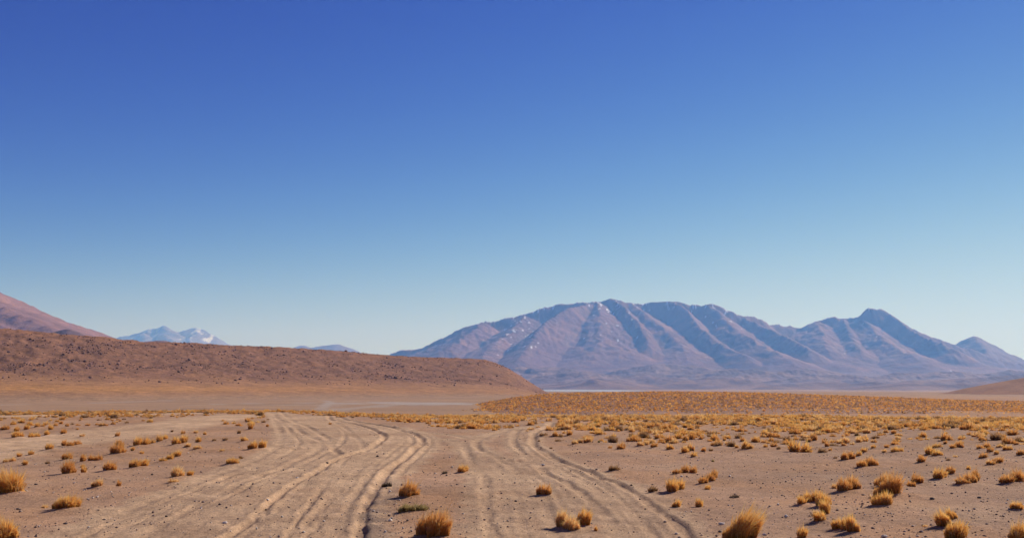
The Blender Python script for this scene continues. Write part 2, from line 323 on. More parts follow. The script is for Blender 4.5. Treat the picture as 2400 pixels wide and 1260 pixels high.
def poly_dist(x, y, pl, reach):
    """distance to a sampled polyline and how far along it, only within reach"""
    D = np.full(x.shape, 1e9); S = np.zeros(x.shape)
    seg = np.r_[0, np.cumsum(np.linalg.norm(np.diff(pl, axis=0), axis=1))]
    n = len(pl); step = 24
    for i in range(0, n - 1, step):
        q = pl[i:i + step + 1]
        m = np.flatnonzero((x > q[:, 0].min() - reach) & (x < q[:, 0].max() + reach) & (y > q[:, 1].min() - reach) & (y < q[:, 1].max() + reach))
        if not len(m): continue
        xx, yy = x[m], y[m]
        for j in range(len(q) - 1):
            a, b = q[j], q[j + 1]; d = b - a; l2 = max(d @ d, 1e-9)
            t = np.clip(((xx - a[0]) * d[0] + (yy - a[1]) * d[1]) / l2, 0, 1)
            dd = np.hypot(xx - a[0] - t * d[0], yy - a[1] - t * d[1])
            k = dd < D[m]
            D[m[k]] = dd[k]; S[m[k]] = seg[i + j] + t[k] * math.sqrt(l2)
    return D, S
def inside(x, y, poly):
    r = np.zeros(x.shape, bool); n = len(poly)
    for i in range(n):
        (x1, y1), (x2, y2) = poly[i], poly[(i + 1) % n]
        c = ((y1 > y) != (y2 > y))
        r ^= c & (x < (x2 - x1) * (y - y1) / (y2 - y1 + 1e-12) + x1)
    return r
MAINPOLY = GP(*np.array([(622,966),(640,990),(648,1020),(640,1045),(600,1070),(508,1104),(432,1138),(330,1170),(254,1205),(190,1232),(120,1268),
   (845,1268),(850,1222),(858,1190),(872,1162),(890,1132),(910,1106),(930,1087),(960,1070),(990,1054),(1004,1040),(990,1024),(960,1010),(900,996),(830,986),(770,975),(690,968)], float).T)

def plain_base(x, y):
    r = np.hypot(x, y)
    ang = np.arctan2(x, y)
    e0 = np.interp(ang, [-.24, -.06], [90, 70])
    z = -8.0 * sm(0, 1, (r - e0) / 195) - 12.0 * sm(1800, 5000, r)
    near = 1 - sm(110, 200, r)
    z = z + near * (0.10 * fbm(x / 14, y / 14, 3, 5) + 0.030 * fbm(x / 2.3, y / 2.3, 3, 9)) + (1 - near) * 0.5 * fbm(x / 60, y / 60, 3, 3)
    z = z + 0.014 * near * fbm(x / 0.55, y / 0.55, 3, 12)
    return z
def track_fields(x, y):
    """rut relief and track masks"""
    dz = np.zeros(x.shape); m = [np.zeros(x.shape) for _ in range(3)]
    sel = np.flatnonzero((y > 6) & (y < 125) & (np.abs(x) < 90))
    xs, ys = x[sel], y[sel]; dzs = np.zeros(len(sel)); ms = [np.zeros(len(sel)) for _ in range(3)]
    wob = 0.05 * noise(xs / 0.8, ys / 0.8, 40) + 0.02 * noise(xs / 0.2, ys / 0.2, 41)
    for ri, (pl, w, dep, berm, k) in enumerate(RUTW):
        D, S = poly_dist(xs, ys, pl, 3.0)
        q = D < 3.0
        fs = np.interp(ys[q], [16, 30, 60], [.8, 1.0, 1.45]) if k < 2 else np.ones(q.sum())      # softer, deeper sand towards the bend
        d = np.abs(D[q] + wob[q]) / fs; amp = 0.8 + 0.45 * noise(S[q] / 2.2, S[q] * 0 + ri, 44 + k)
        if dep < .05: amp = np.clip(.62 + .95 * noise(S[q] / 6.5, S[q] * 0 + ri * 1.7, 49), .08, 1.3)
        d = d * (1 + .16 * noise(S[q] / 1.6, S[q] * 0 + ri * .9, 48))
        dzs[q] += fs * amp * (-dep * np.exp(-(d / w) ** 6) + berm * np.exp(-((d - 1.9 * w) / (0.7 * w)) ** 2))
        near_ = 1 - sm(.5, 1.6, D[q])
        dzs[q] += near_ * (.004 * noise(S[q] / 3, D[q] * 0 + k, 47) + .003) * noise(D[q] / .13 + 9 * k, S[q] / 5, 45)
        reach = 0.5 if k < 2 else 1.9
        ms[k][q] = np.maximum(ms[k][q], 1 - sm(reach * 0.5, reach * 1.25, D[q] + 0.25 * noise(xs[q] / 0.7, ys[q] / 0.7, 50)))
    ins = inside(xs + 0.3 * noise(xs / 1.5, ys / 1.5, 61), ys + 0.6 * noise(xs / 1.5, ys / 1.5, 62), MAINPOLY)
    ms[0] = np.maximum(ms[0], ins * 0.9)
    # faint multiple wheel marks over the whole wide track
    tr = np.maximum(ms[0], ms[1])
    dzs += tr * (.009 * fbm(xs / .42, ys / .42, 3, 67) + .007 * noise(xs / .11, ys / .11, 69))
    dz[sel] = dzs
    for k in range(3): m[k][sel] = ms[k]
    return dz, m
def mounds(x, y):
    dz = np.zeros(x.shape)
    sel = np.flatnonzero((y > 8) & (y < 60) & (np.abs(x) < 40)); xs, ys = x[sel], y[sel]; o = np.zeros(len(sel))
    for t in T:
        for (lx, ly, w, h) in t['L']:
            if w < 0.22: continue
            dx, dy = xs - lx - 0.12 * w, ys - ly
            q = (np.abs(dx) < 3 * w) & (np.abs(dy) < 3 * w)
            dx, dy = dx[q], dy[q]
            sx = np.where(dx > 0, 1.15 * w, 0.62 * w)
            o[q] = np.maximum(o[q], 0.16 * w * np.exp(-(dx / sx) ** 2 - (dy / (0.7 * w)) ** 2))
    dz[sel] = o
    return dz
def height(x, y):
    x = np.asarray(x, float); y = np.asarray(y, float)
    return plain_base(x, y) + track_fields(x, y)[0] + mounds(x, y)

# ------------------------------------------------------------------ ground sheet, tracks cut out of the same relief
dense = np.radians(np.arange(-36, 36.001, 0.088)); coarse = np.radians(np.arange(40, 321, 4.0))
ANG = np.r_[dense, coarse]; NA = len(ANG)
RAD = np.r_[np.linspace(0.2, 8.5, 10), np.geomspace(9, 130, 380), np.geomspace(134, 1700, 80), np.geomspace(1800, 40000, 36)]
NR = len(RAD)
A, R = np.meshgrid(ANG, RAD); gx = (np.sin(A) * R).ravel(); gy = (np.cos(A) * R).ravel()
dzT, MK = track_fields(gx, gy)
gz = plain_base(gx, gy) + dzT + mounds(gx, gy)
soil = np.array([.39, .223, .128]); pale = np.array([.53, .338, .196]); amber = np.array([.40, .22, .065])
rr = np.hypot(gx, gy)
n1 = fbm(gx / 6, gy / 6, 4, 70)[:, None]; n2 = fbm(gx / 0.9, gy / 0.9, 3, 71)[:, None]
C = soil * (1 + 0.15 * n1 + 0.08 * n2)
dust = sm(.25, .8, fbm(gx / 3.1, gy / 3.1, 4, 77))[:, None]; C = lerp(C, pale * .9, dust * .3)
warm = sm(-0.2, 0.6, fbm(gx / 4, gy / 4, 3, 75))[:, None] * (rr < 130)[:, None]
C = lerp(C, C * np.array([1.06, 1.0, .90]), warm) * lerp(1.08, .93, sm(2, 9, gx - .12 * gy))[:, None]
for k, cc in ((0, pale), (1, pale * .93), (2, pale * 1.12)):
    C = lerp(C, cc * (1 + 0.08 * n1 + 0.12 * n2), (MK[k] * (.78 + .22 * np.clip(n1[:, 0] + n2[:, 0], -1, 1)))[:, None])
# pale bare strip far left of the plain, valley floor beyond with its own soil, far lane and salt-bleached patch
d2, _ = poly_dist(gx, gy, spline(GP(*np.array([(-300,977),(0,975),(160,972),(300,969),(420,966)], float).T), step=2), 9)
C = lerp(C, pale * 1.1, (0.9 * (1 - sm(2.0, 5.0, d2 + 1.2 * n1[:, 0])))[:, None])
val = sm(250, 330, rr)[:, None]
C = lerp(C, np.array([.37, .215, .118]) * (1 + 0.16 * fbm(gx / 90, gy / 25, 4, 80)[:, None]), val)
ZV = -8.0
for pts, w in (([(0,949),(120,947),(250,943),(400,938),(560,936),(760,938),(1000,943)], 6), ([(380,950),(560,945),(700,944),(860,947)], 5),
               ([(755,938),(775,941),(770,946),(762,951),(752,956),(745,960)], 3.5), ([(1010,944),(940,947),(880,951),(820,956),(790,960)], 8)):
    d3, _ = poly_dist(gx, gy, spline(GP(*np.array(pts, float).T, z=ZV), step=8), 40)
    C = lerp(C, np.array([.42, .33, .26]), (0.55 * (1 - sm(w * .4, w * 1.3, d3)))[:, None])
ctr = GP(970, 946, ZV); br = np.hypot((gx - ctr[0]) / 75, (gy - ctr[1]) / 110) + 0.25 * fbm(gx / 40, gy / 40, 3, 84)
C = lerp(C, np.array([.43, .38, .34]), (0.6 * (1 - sm(.4, 1.1, br)) * sm(-.5, .4, fbm(gx / 30, gy / 90, 3, 85)))[:, None])
gpx = CX + F * gx / np.maximum(gy, 1e-3)
C = lerp(C, C * np.array([1.12, 1.0, .86]), (sm(1100, 1500, gpx) * sm(200, 330, rr) * (1 - sm(900, 1500, rr)))[:, None])
lip = np.exp(-((gpx - (905 - 3.2 * (26 - gy))) / 42) ** 2) * sm(28, 20, gy) * (gy > 8) * sm(-.4, .3, fbm(gx / .8, gy / .8, 3, 88))     # dark broken gravel thrown up along the track lip
C = lerp(C, np.array([.17, .115, .085]), (.7 * lip)[:, None])
C = np.clip(C, 0.02, 0.9)
GV = np.stack([gx, gy, gz], 1); gf = gridfaces(NR, NA)
last = np.arange(NR - 1) * NA
gf = np.vstack([gf, np.stack([last + NA - 1, last, last + NA, last + 2 * NA - 1], 1)])   # close the ring behind the camera
gf = gf[:, ::-1]
fm = [m[gf].mean(1) for m in MK]
lab = np.where(fm[0] > 0.45, 1, np.where(fm[1] > 0.45, 2, np.where(fm[2] > 0.45, 3, 0)))
for k, nm, lb in ((0, 'ground', 'pinkish brown gravel plain'), (1, 'dirt_track', 'wide sandy track of many wheel ruts sweeping down left of centre'),
              (2, 'dirt_track', 'pair of sandy wheel tracks forking off right of centre'), (3, 'dirt_track', 'pale sandy side track crossing the far left plain')):
    v, f, c = compact(GV, gf[lab == k], C)
    obj(nm, mesh(nm, v, f, c), M_ground, kind='structure', label=lb)

# ------------------------------------------------------------------ hills near by
def polar_sheet(name, pxs, rads, zfun, cfun, mat, label):
    """terrain given over (picture column, distance)"""
    a, b, _ = ray(pxs, np.full(len(pxs), HOR)); az = np.arctan2(a, b)
    AA, RR = np.meshgrid(az, rads); PX, _ = np.meshgrid(pxs, rads)
    X = np.tan(AA) * RR; Y = RR
    Z = zfun(PX, X, Y); c = cfun(PX, X, Y, Z)
    v = np.stack([X.ravel(), Y.ravel(), Z.ravel()], 1)
    o = obj(name, mesh(name, v, gridfaces(len(rads), len(pxs)), c.reshape(-1, 3)), mat, kind='structure', label=label)
    return X, Y, Z
def zpix(py, depth):
    _, b, c = ray(0, py); return CAMH + c / b * depth
# gentle grassy rise across the valley, right
hc = np.array([(900,962),(1000,958),(1100,951),(1200,932),(1290,922.5),(1400,919.5),(1600,917.5),(1750,920),(1900,924.5),(2050,930),(2200,935.5),(2400,941),(2700,950),(3000,958)], float)
HPX = np.arange(900, 3000, 3.0); HR = np.r_[np.linspace(330, 700, 90), np.linspace(720, 1500, 20)]
def grassy_z(PX, X, Y):
    crest = np.interp(PX, hc[:, 0], hc[:, 1]); zc = zpix(crest, 640.0)
    foot = -8.6
    t = np.clip((Y - 360) / (640 - 360), 0, 1)
    z = foot + (zc - foot) * (0.35 * t + 0.65 * sm(0, 1, t))
    z = np.where(Y > 640, zc - 14 * sm(640, 1400, Y) , z)
    return z + 0.30 * fbm(X / 40, Y / 40, 3, 90) * sm(330, 420, Y) * (1 - 0.7 * sm(560, 640, Y))
def grassy_c(PX, X, Y, Z):
    c = np.array([.30, .165, .10]) * (1 + 0.10 * fbm(X / 30, Y / 60, 4, 91))[..., None]
    up = sm(400, 490, Y + 25 * fbm(X / 60, Y / 60, 2, 92))[..., None]
    return lerp(c * 1.08, c * np.array([.95, .78, .55]), up)
polar_sheet('grassy_hill', HPX, HR, grassy_z, grassy_c, M_hill, 'low orange-brown grassy rise across the middle distance')

# long rocky ridge, left
rc = np.array([(-500,745),(-200,758),(0,770),(100,778),(230,790),(330,800),(440,802.5),(560,810),(690,815),(800,822),(900,832),(1000,837),(1100,840),(1135,842),(1162,850),(1190,862),(1220,880),(1250,900),(1285,921),(1320,934)], float)
RPX = np.r_[np.arange(-500, 0, 8.0), np.arange(0, 1321, 2.2)]
RS = np.linspace(0, 1, 150)
def ridge_depths(PX):
    Dc = 1250 + 470 * sm(-100, 1500, PX); D0 = 690 + 500 * sm(0, 1600, PX)
    return D0, Dc
a, b, _ = ray(RPX, np.full(len(RPX), HOR)); raz = a / b
Sg, PXg = np.meshgrid(np.r_[RS, np.linspace(1.03, 1.9, 20)], RPX, indexing='ij')
D0g, Dcg = ridge_depths(PXg)
Yg = D0g + (Dcg - D0g) * Sg; Xg = Yg * np.interp(PXg, RPX, raz)
crest = np.interp(PXg, rc[:, 0], rc[:, 1]); zc = zpix(crest, Dcg); zf = -9.5
s = np.clip(Sg, 0, 1)
kq = 0.22
prof = np.where(s < .42, kq * (s / .42) ** 1.35, kq + (1 - kq) * (0.30 * ((s - .42) / .58) + 0.70 * sm(0, 1.12, (s - .42) / .58) / sm(0, 1.12, 1.0)))
Zg = zf + (zc - zf) * prof
rock = sm(.45, .62, s) * (1 - 0.75 * sm(.93, 1.0, s))
sc_ = np.clip((zc - zf) / 90, 0.15, 1)
Zg = Zg + rock * sc_ * (6.0 * (ridged(Xg / 70, Yg / 90, 4, 100) - .62) + 1.8 * fbm(Xg / 16, Yg / 20, 3, 104))
Zg = np.where(Sg > 1, zc - 50 * (Sg - 1) ** 1.3, Zg)
Zg += 1.5 * sm(.9, 1, s) * sc_ * fbm(Xg / 14, Yg / 30, 3, 108)
rb = sm(.40, .60, s + 0.06 * fbm(Xg / 70, Yg / 50, 3, 110))[..., None]
apron = np.array([.37, .18, .078]); rubble = np.array([.255, .120, .062]); band = np.array([.50, .235, .07]); flat = np.array([.37, .215, .118])
cg = lerp(apron, rubble, rb) * (1 + 0.14 * fbm(Xg / 30, Yg / 25, 4, 112))[..., None]
bd = np.exp(-((s - .30 + 0.02 * fbm(Xg / 80, Yg / 60, 3, 114)) / .065) ** 2) * np.interp(PXg, [0, 400, 800, 1300], [1, .8, .45, .05])
cg = lerp(cg, band, (0.8 * bd)[..., None])
cg = lerp(flat * np.ones_like(cg), cg, sm(.10, .26, s)[..., None])
cg = lerp(cg, cg * np.array([1.15, 1.05, .85]), (sm(.86, .98, s) * .6)[..., None])
v = np.stack([Xg.ravel(), Yg.ravel(), Zg.ravel()], 1)
obj('rocky_ridge', mesh('rocky_ridge', v, gridfaces(*Sg.shape), cg.reshape(-1, 3)), M_ridge, kind='structure', label='long low reddish brown rocky ridge on the left')
RIDGE = (Xg, Yg, Zg, s, sc_)

# ------------------------------------------------------------------ mountains from their crest lines and spurs
def massif(name, chains, px_rng, d_rng, res, slope, p=1.5, base=-20., rough=30., gul=40., colr=None, snow=None, label='', seed=0, wl=900., warp=0.25, fine=0., mat=None):
    (p0, p1), (d0, d1) = px_rng, d_rng; nx, ny = res
    dm = (d0 + d1) / 2
    x0 = (p0 - CX) / F * dm; x1 = (p1 - CX) / F * dm
    X, Y = np.meshgrid(np.linspace(x0, x1, nx), np.linspace(d0, d1, ny))
    wx = X + warp * wl * 0.35 * fbm(X / wl, Y / wl, 3, seed + 1); wy = Y + warp * wl * 0.35 * fbm(X / wl, Y / wl, 3, seed + 2)
    U = np.zeros(X.shape)
    for ch in chains:
        pts, mul, keep = (ch + (1.0, False))[:3] if isinstance(ch, tuple) else (ch, 1.0, False)
        w = np.array([P(a, b, d) for a, b, d in pts]); w = spline(w, n=7)
        hh = np.clip(w[:, 2] - base, 0.5, None) ** (1 / p)
        ax_, ay_ = (X, Y) if keep else (wx, wy)
        for (qx, qy, _), u in zip(w, hh):
            U = np.maximum(U, u - slope * mul * (np.sqrt((ax_ - qx) ** 2 + (ay_ - qy) ** 2 + (0.006 * wl) ** 2) - 0.006 * wl))
    H = U ** p
    env = np.clip(H / max(H.max(), 1), 0, 1)
    Z = base + H + rough * fbm(X / (wl * .5), Y / (wl * .5), 5, seed + 5) * sm(0.02, .3, env) * (1 - 0.6 * sm(.8, 1, env)) \
        - gul * (1 - ridged(wx / (wl * .24), wy / (wl * .95), 4, seed + 9)) * sm(.16, .5, env) * (1 - 0.8 * sm(.8, 1, env)) - 3 * (H < 1) + fine * (fbm(X / (wl * .14), Y / (wl * .14), 4, seed + 13) - 1.6 * (1 - ridged(wx / (wl * .085), wy / (wl * .5), 3, seed + 15))) * sm(.12, .45, env)
    c, sn = colr(X, Y, Z, env)
    v = np.stack([X.ravel(), Y.ravel(), Z.ravel()], 1)
    obj(name, mesh(name, v, gridfaces(ny, nx), c.reshape(-1, 3), extra={'snow': sn.ravel()}), mat or M_mount, kind='structure', label=label)
    return X, Y, Z

def col_massif(X, Y, Z, e):
    n = fbm(X / 700, Y / 700, 4, 200)[..., None]; n2 = fbm(X / 160, Y / 160, 4, 201)[..., None]
    c = lerp(np.array([.185, .088, .075]), np.array([.27, .132, .095]), sm(-.4, .5, n)) * (1 + .12 * n2)
    scree = sm(.1, .7, fbm(X / 85 + .3 * n[..., 0], Y / 750, 4, 205))[..., None] * sm(.15, .4, e)[..., None]
    c = lerp(c, np.array([.30, .17, .125]), .5 * scree); dk = sm(.15, .6, fbm(X / 300, Y / 420, 4, 207))[..., None]; c = lerp(c, np.array([.115, .075, .075]), .5 * dk * sm(.2, .5, e)[..., None])
    c = lerp(np.array([.20, .13, .115]) * (1 + .15 * n), c, sm(.03, .2, e)[..., None])
    px = CX + X / Y * F
    zone = 0.9 * np.exp(-((px - 1215) / 75) ** 2) * sm(.28, .45, e) + 0.8 * sm(.80, .9, e) + .55 * np.exp(-((px - 1690) / 70) ** 2) * sm(.5, .7, e) \
        + .45 * np.exp(-((px - 1450) / 90) ** 2) * sm(.35, .6, e) + .4 * np.exp(-((px - 2020) / 30) ** 2) * sm(.55, .8, e)
    k = noise(X / 70, Y / 180, 210) + .7 * noise(X / 28, Y / 60, 211)
    return c, sm(0.0, .12, k - 1.12 + .62 * np.clip(zone, 0, 1)) * .9
KM = 1000.
MC = [(820,870,15500),(900,833,15500),(950,817,15500),(975,815,15500),(1000,805,15500),(1040,788,15500),(1080,768,15500),(1130,751,15600),(1190,743,15700),(1222,737,15800),(1260,724,15900),(1300,711,16000),(1340,707,16000),(1385,706,15900),(1412,703,15900),(1430,698,15900),(1450,701,15900),(1470,706,16000),(1500,707,16100),(1540,702,16100),(1580,703,16100),(1620,709,16100),(1645,713,16100),(1665,710,16000),(1690,718,16000),(1730,731,16000),(1780,742,16100),(1806,755,16300),(1850,758,16500),(1870,762,16500),(1885,762,16400),(1915,748,16300),(1950,740,16200),(1975,742,16200),(2010,736,16100),(2035,718,16000),(2065,720,16000),(2085,732,16000),(2120,757,16000),(2170,780,16000),(2210,792,16000),(2250,806,16000),(2320,832,16000),(2400,850,16000),(2520,880,16000)]
SPURS = [
 [(1390,707,15800),(1350,716,15300),(1313,729,14900),(1270,757,14300),(1237,799,13600),(1215,835,12900)],
 [(1400,708,15800),(1405,725,15300),(1410,760,14600),(1400,800,13900),(1385,840,13000)],
 [(1440,702,15900),(1467,718,15400),(1503,767,14500),(1520,805,13800),(1535,845,12900)],
 [(1480,710,16000),(1530,745,15200),(1567,775,14600),(1600,808,13900),(1640,842,13000)],
 [(1580,705,16000),(1610,722,15500),(1640,762,14700),(1690,800,13900),(1745,826,13300),(1800,852,12700)],
 [(1660,712,16000),(1690,735,15500),(1725,768,14800),(1785,805,13900),(1840,832,13200),(1890,858,12600)],
 [(1740,735,16000),(1790,757,15400),(1835,780,14800),(1900,813,14000),(1960,843,13200),(2010,862,12600)],
 [(1230,738,15700),(1200,765,15000),(1165,800,14200),(1130,835,13300)],
 [(1130,752,15500),(1090,785,14800),(1050,815,14100),(1020,840,13400)],
 [(1915,750,16200),(1925,780,15300),(1935,815,14300),(1950,845,13400)],
 [(1976,744,16100),(1990,782,15200),(2010,812,14300),(2045,842,13400)],
 [(2017,738,16000),(2045,768,15400),(2078,797,14700),(2130,825,13900),(2190,850,13200)],
 [(2085,733,15900),(2150,777,15200),(2230,810,14500),(2310,842,13700),(2380,862,13000)],
]
massif('mountain', [(MC, 2.0, True), ([(a_, b_ + (905 - b_) * .50, d_ - 700) for a_, b_, d_ in MC], .55)] + [(q, m_) for q, m_ in zip([[e_ for e_ in q_ if e_[1] <= 836] for q_ in SPURS], (1.5, .9, 1.7, 1.0, 1.7, 1.2, 1.6, 1.0, 1.0, .9, 1.35, 1.1, 1.6))], (780, 2640), (11200, 19500), (620, 300), 0.0092, p=2.0, rough=24, gul=44, colr=col_massif,
       label='broad purple-brown volcanic massif with snow flecks, right of centre', seed=300, wl=1100., warp=.30, fine=13.)
def col_rock(base, sn=0.0, sd=400, sc=500.):
    base = np.array(base)
    def f(X, Y, Z, e):
        c = base * (1 + .22 * fbm(X / sc, Y / sc, 5, sd))[..., None]
        k = fbm(X / (sc * .35), Y / (sc * .9), 4, sd + 3)
        return c, (sm(-.05, .25, k + sn * 1.2 - 1.0 + .9 * e) * .9 if sn else np.zeros(X.shape))
    return f
massif('mountain', [[(2180,850,17500),(2242,806,17500),(2262,794,17500),(2285,786,17500),(2310,796,17500),(2340,812,17500),(2370,825,17500),(2400,834,17500),(2500,865,17500),(2600,890,17500)], [(2290,788,17500),(2300,810,16800),(2320,838,16000)]],
       (2120, 2700), (14800, 20500), (200, 130), .050, colr=col_rock((.20, .11, .095), sd=420), label='small pointed purple peak at the far right behind the massif', seed=340)
massif('mountain', [[(180,840,33000),(265,793,33000),(310,780,33000),(345,769,33000),(366,768,33000),(385,761.5,33000),(404,772,33000),(420,775,33000),(450,766.5,33000),(480,775,33000),(510,790,33000),(540,809,33000),(600,840,33000)],
       [(345,770,33000),(335,800,30500)], [(388,763,33000),(400,790,31000),(405,815,29500)], [(450,768,33000),(455,800,31000)], [(310,781,33000),(290,810,31500)]],
       (120, 660), (28500, 37500), (260, 150), .030, rough=30, gul=90, colr=col_rock((.20, .16, .155), sn=-.10, sd=440, sc=900.), label='distant pale blue snow-capped double mountain', seed=360, wl=1800., warp=.4, fine=8.)
massif('mountain', [[(640,845,25000),(690,815,25000),(708,807.5,25000),(735,812,25000),(770,807,25000),(788,805.5,25000),(810,812,25000),(855,829,25000),(920,850,25000)]],
       (600, 960), (22000, 28000), (140, 70), .030, colr=col_rock((.24, .15, .12), sd=460), label='low far blue hills behind the end of the ridge', seed=380)
massif('mountain', [[(-500,470,7000),(-250,560,7000),(0,687,7000),(40,703,7000),(90,729,7000),(130,750,7000),(146,753.5,7000),(166,757,7000),(200,772,7000),(265,793,7000),(400,845,7000),(520,890,7000)],
       [(-60,660,6900),(60,735,6300),(160,790,5700)], [(-60,670,6900),(-10,750,6100),(40,800,5500)]],
       (-560, 560), (4700, 9200), (260, 160), .036, rough=10, gul=60, fine=5., colr=col_rock((.28, .145, .11), sd=480, sc=350.), label='smooth reddish purple volcano flank descending from the left edge', seed=400, wl=700.)
massif('hill', [[(95,800,4400),(125,780,4400),(143,772,4400),(156,770.5,4400),(168,774,4400),(200,788,4400),(240,805,4400)]], (60, 280), (4000, 4800), (90, 60), .05,
       rough=4, gul=10, colr=col_rock((.17, .10, .09), sd=500, sc=120.), label='small dark cone at the foot of the left volcano', seed=420, wl=260.)
massif('hill', [[(300,812,5200),(335,799.5,5200),(375,796.5,5200),(405,799.5,5200),(440,812,5200)]], (250, 490), (4700, 5700), (80, 50), .045,
       rough=4, gul=6, colr=col_rock((.24, .14, .12), sd=520, sc=150.), label='low reddish knoll in front of the snowy mountain', seed=430, wl=260.)
# hummocky foothills before the massif
def col_foot(X, Y, Z, e):
    c = lerp(np.array([.165, .095, .08]), np.array([.27, .16, .12]), sm(-.5, .5, fbm(X / 500, Y / 300, 4, 540))[..., None])
    return c, np.zeros(X.shape)
FH = [[(1180,868,11300),(1215,858,11300),(1260,862,11300),(1300,856,11200),(1340,862,11200)], [(1240,884,10300),(1310,872,10300),(1360,868,10300),(1420,874,10300),(1480,880,10300)],
      [(1340,898,9200),(1395,885,9400),(1440,889,9300),(1480,896,9200)], [(1366,911,8000),(1380,901,8000),(1397,891,8000),(1408,896,8000),(1428,909,8000)], [(1412,903,8400),(1424,888,8400),(1436,901,8400)],
      [(1440,890,9600),(1500,879,9600),(1560,882,9600),(1620,889,9600)], [(1500,858,11600),(1560,851,11600),(1640,856,11600)], [(1600,893,9000),(1660,884,9000),(1740,889,9000),(1800,896,9000)],
      [(1660,868,11000),(1740,862,11000),(1820,866,11000),(1900,860,11000)], [(1800,905,8200),(1900,897,8400),(2000,895,8400),(2100,901,8200)], [(1840,884,10200),(1920,876,10200),(2000,879,10200),(2100,884,10200)],
      [(2050,903,8000),(2110,892,8200),(2180,887,8400),(2260,886,8400),(2340,882,8400),(2420,879,8400),(2600,880,8400)], [(2100,872,10800),(2200,868,10800),(2300,871,10800),(2400,866,10800),(2560,872,10800)],
      [(1950,914,7000),(2040,906,7000),(2140,900,7000),(2260,897,7000),(2400,893,7000)], [(1300,905,8600),(1330,896,8600),(1350,904,8600)]]
massif('foothills', FH, (1080, 2680), (6400, 12600), (520, 260), .062, p=1.25, base=-22., rough=15, gul=14, fine=6., colr=col_foot, label='dark hummocky foothills below the massif', seed=560, wl=520., warp=.5)
massif('hill', [[(2140,938,1500),(2190,922,1500),(2250,911,1500),(2330,898,1500),(2400,884.5,1500),(2520,862,1500),(2700,835,1500)]], (1500, 2900), (900, 2300), (150, 110), .10, p=1.2, base=-14.,
       rough=1.2, gul=1.5, mat=M_hill, colr=col_rock((.34, .165, .085), sd=580, sc=60.), label='smooth orange-brown slope rising to the right picture edge', seed=590, wl=160.)
# salt flat
aa = np.linspace(0, 2 * math.pi, 96, endpoint=False); rs = np.linspace(0.02, 1, 12)
AA, RR = np.meshgrid(aa, rs)
wv = 1 + .15 * noise(np.cos(AA) * 2, np.sin(AA) * 2, 600)
X = 330 + 330 * RR * wv * np.cos(AA); Y = 6000 + 1500 * RR * wv * np.sin(AA)
v = np.stack([X.ravel(), Y.ravel(), np.full(X.size, -18.6)], 1)
i = np.arange(11 * 96); r_, c_ = i // 96, i % 96
f = np.stack([r_ * 96 + c_, r_ * 96 + (c_ + 1) % 96, (r_ + 1) * 96 + (c_ + 1) % 96, (r_ + 1) * 96 + c_], 1)[:, ::-1]
obj('salt_flat', mesh('salt_flat', v, f, np.full((len(v), 3), .42) * np.array([1, .97, .95])), M_salt, kind='structure', label='thin white salt flat glinting at the foot of the massif')

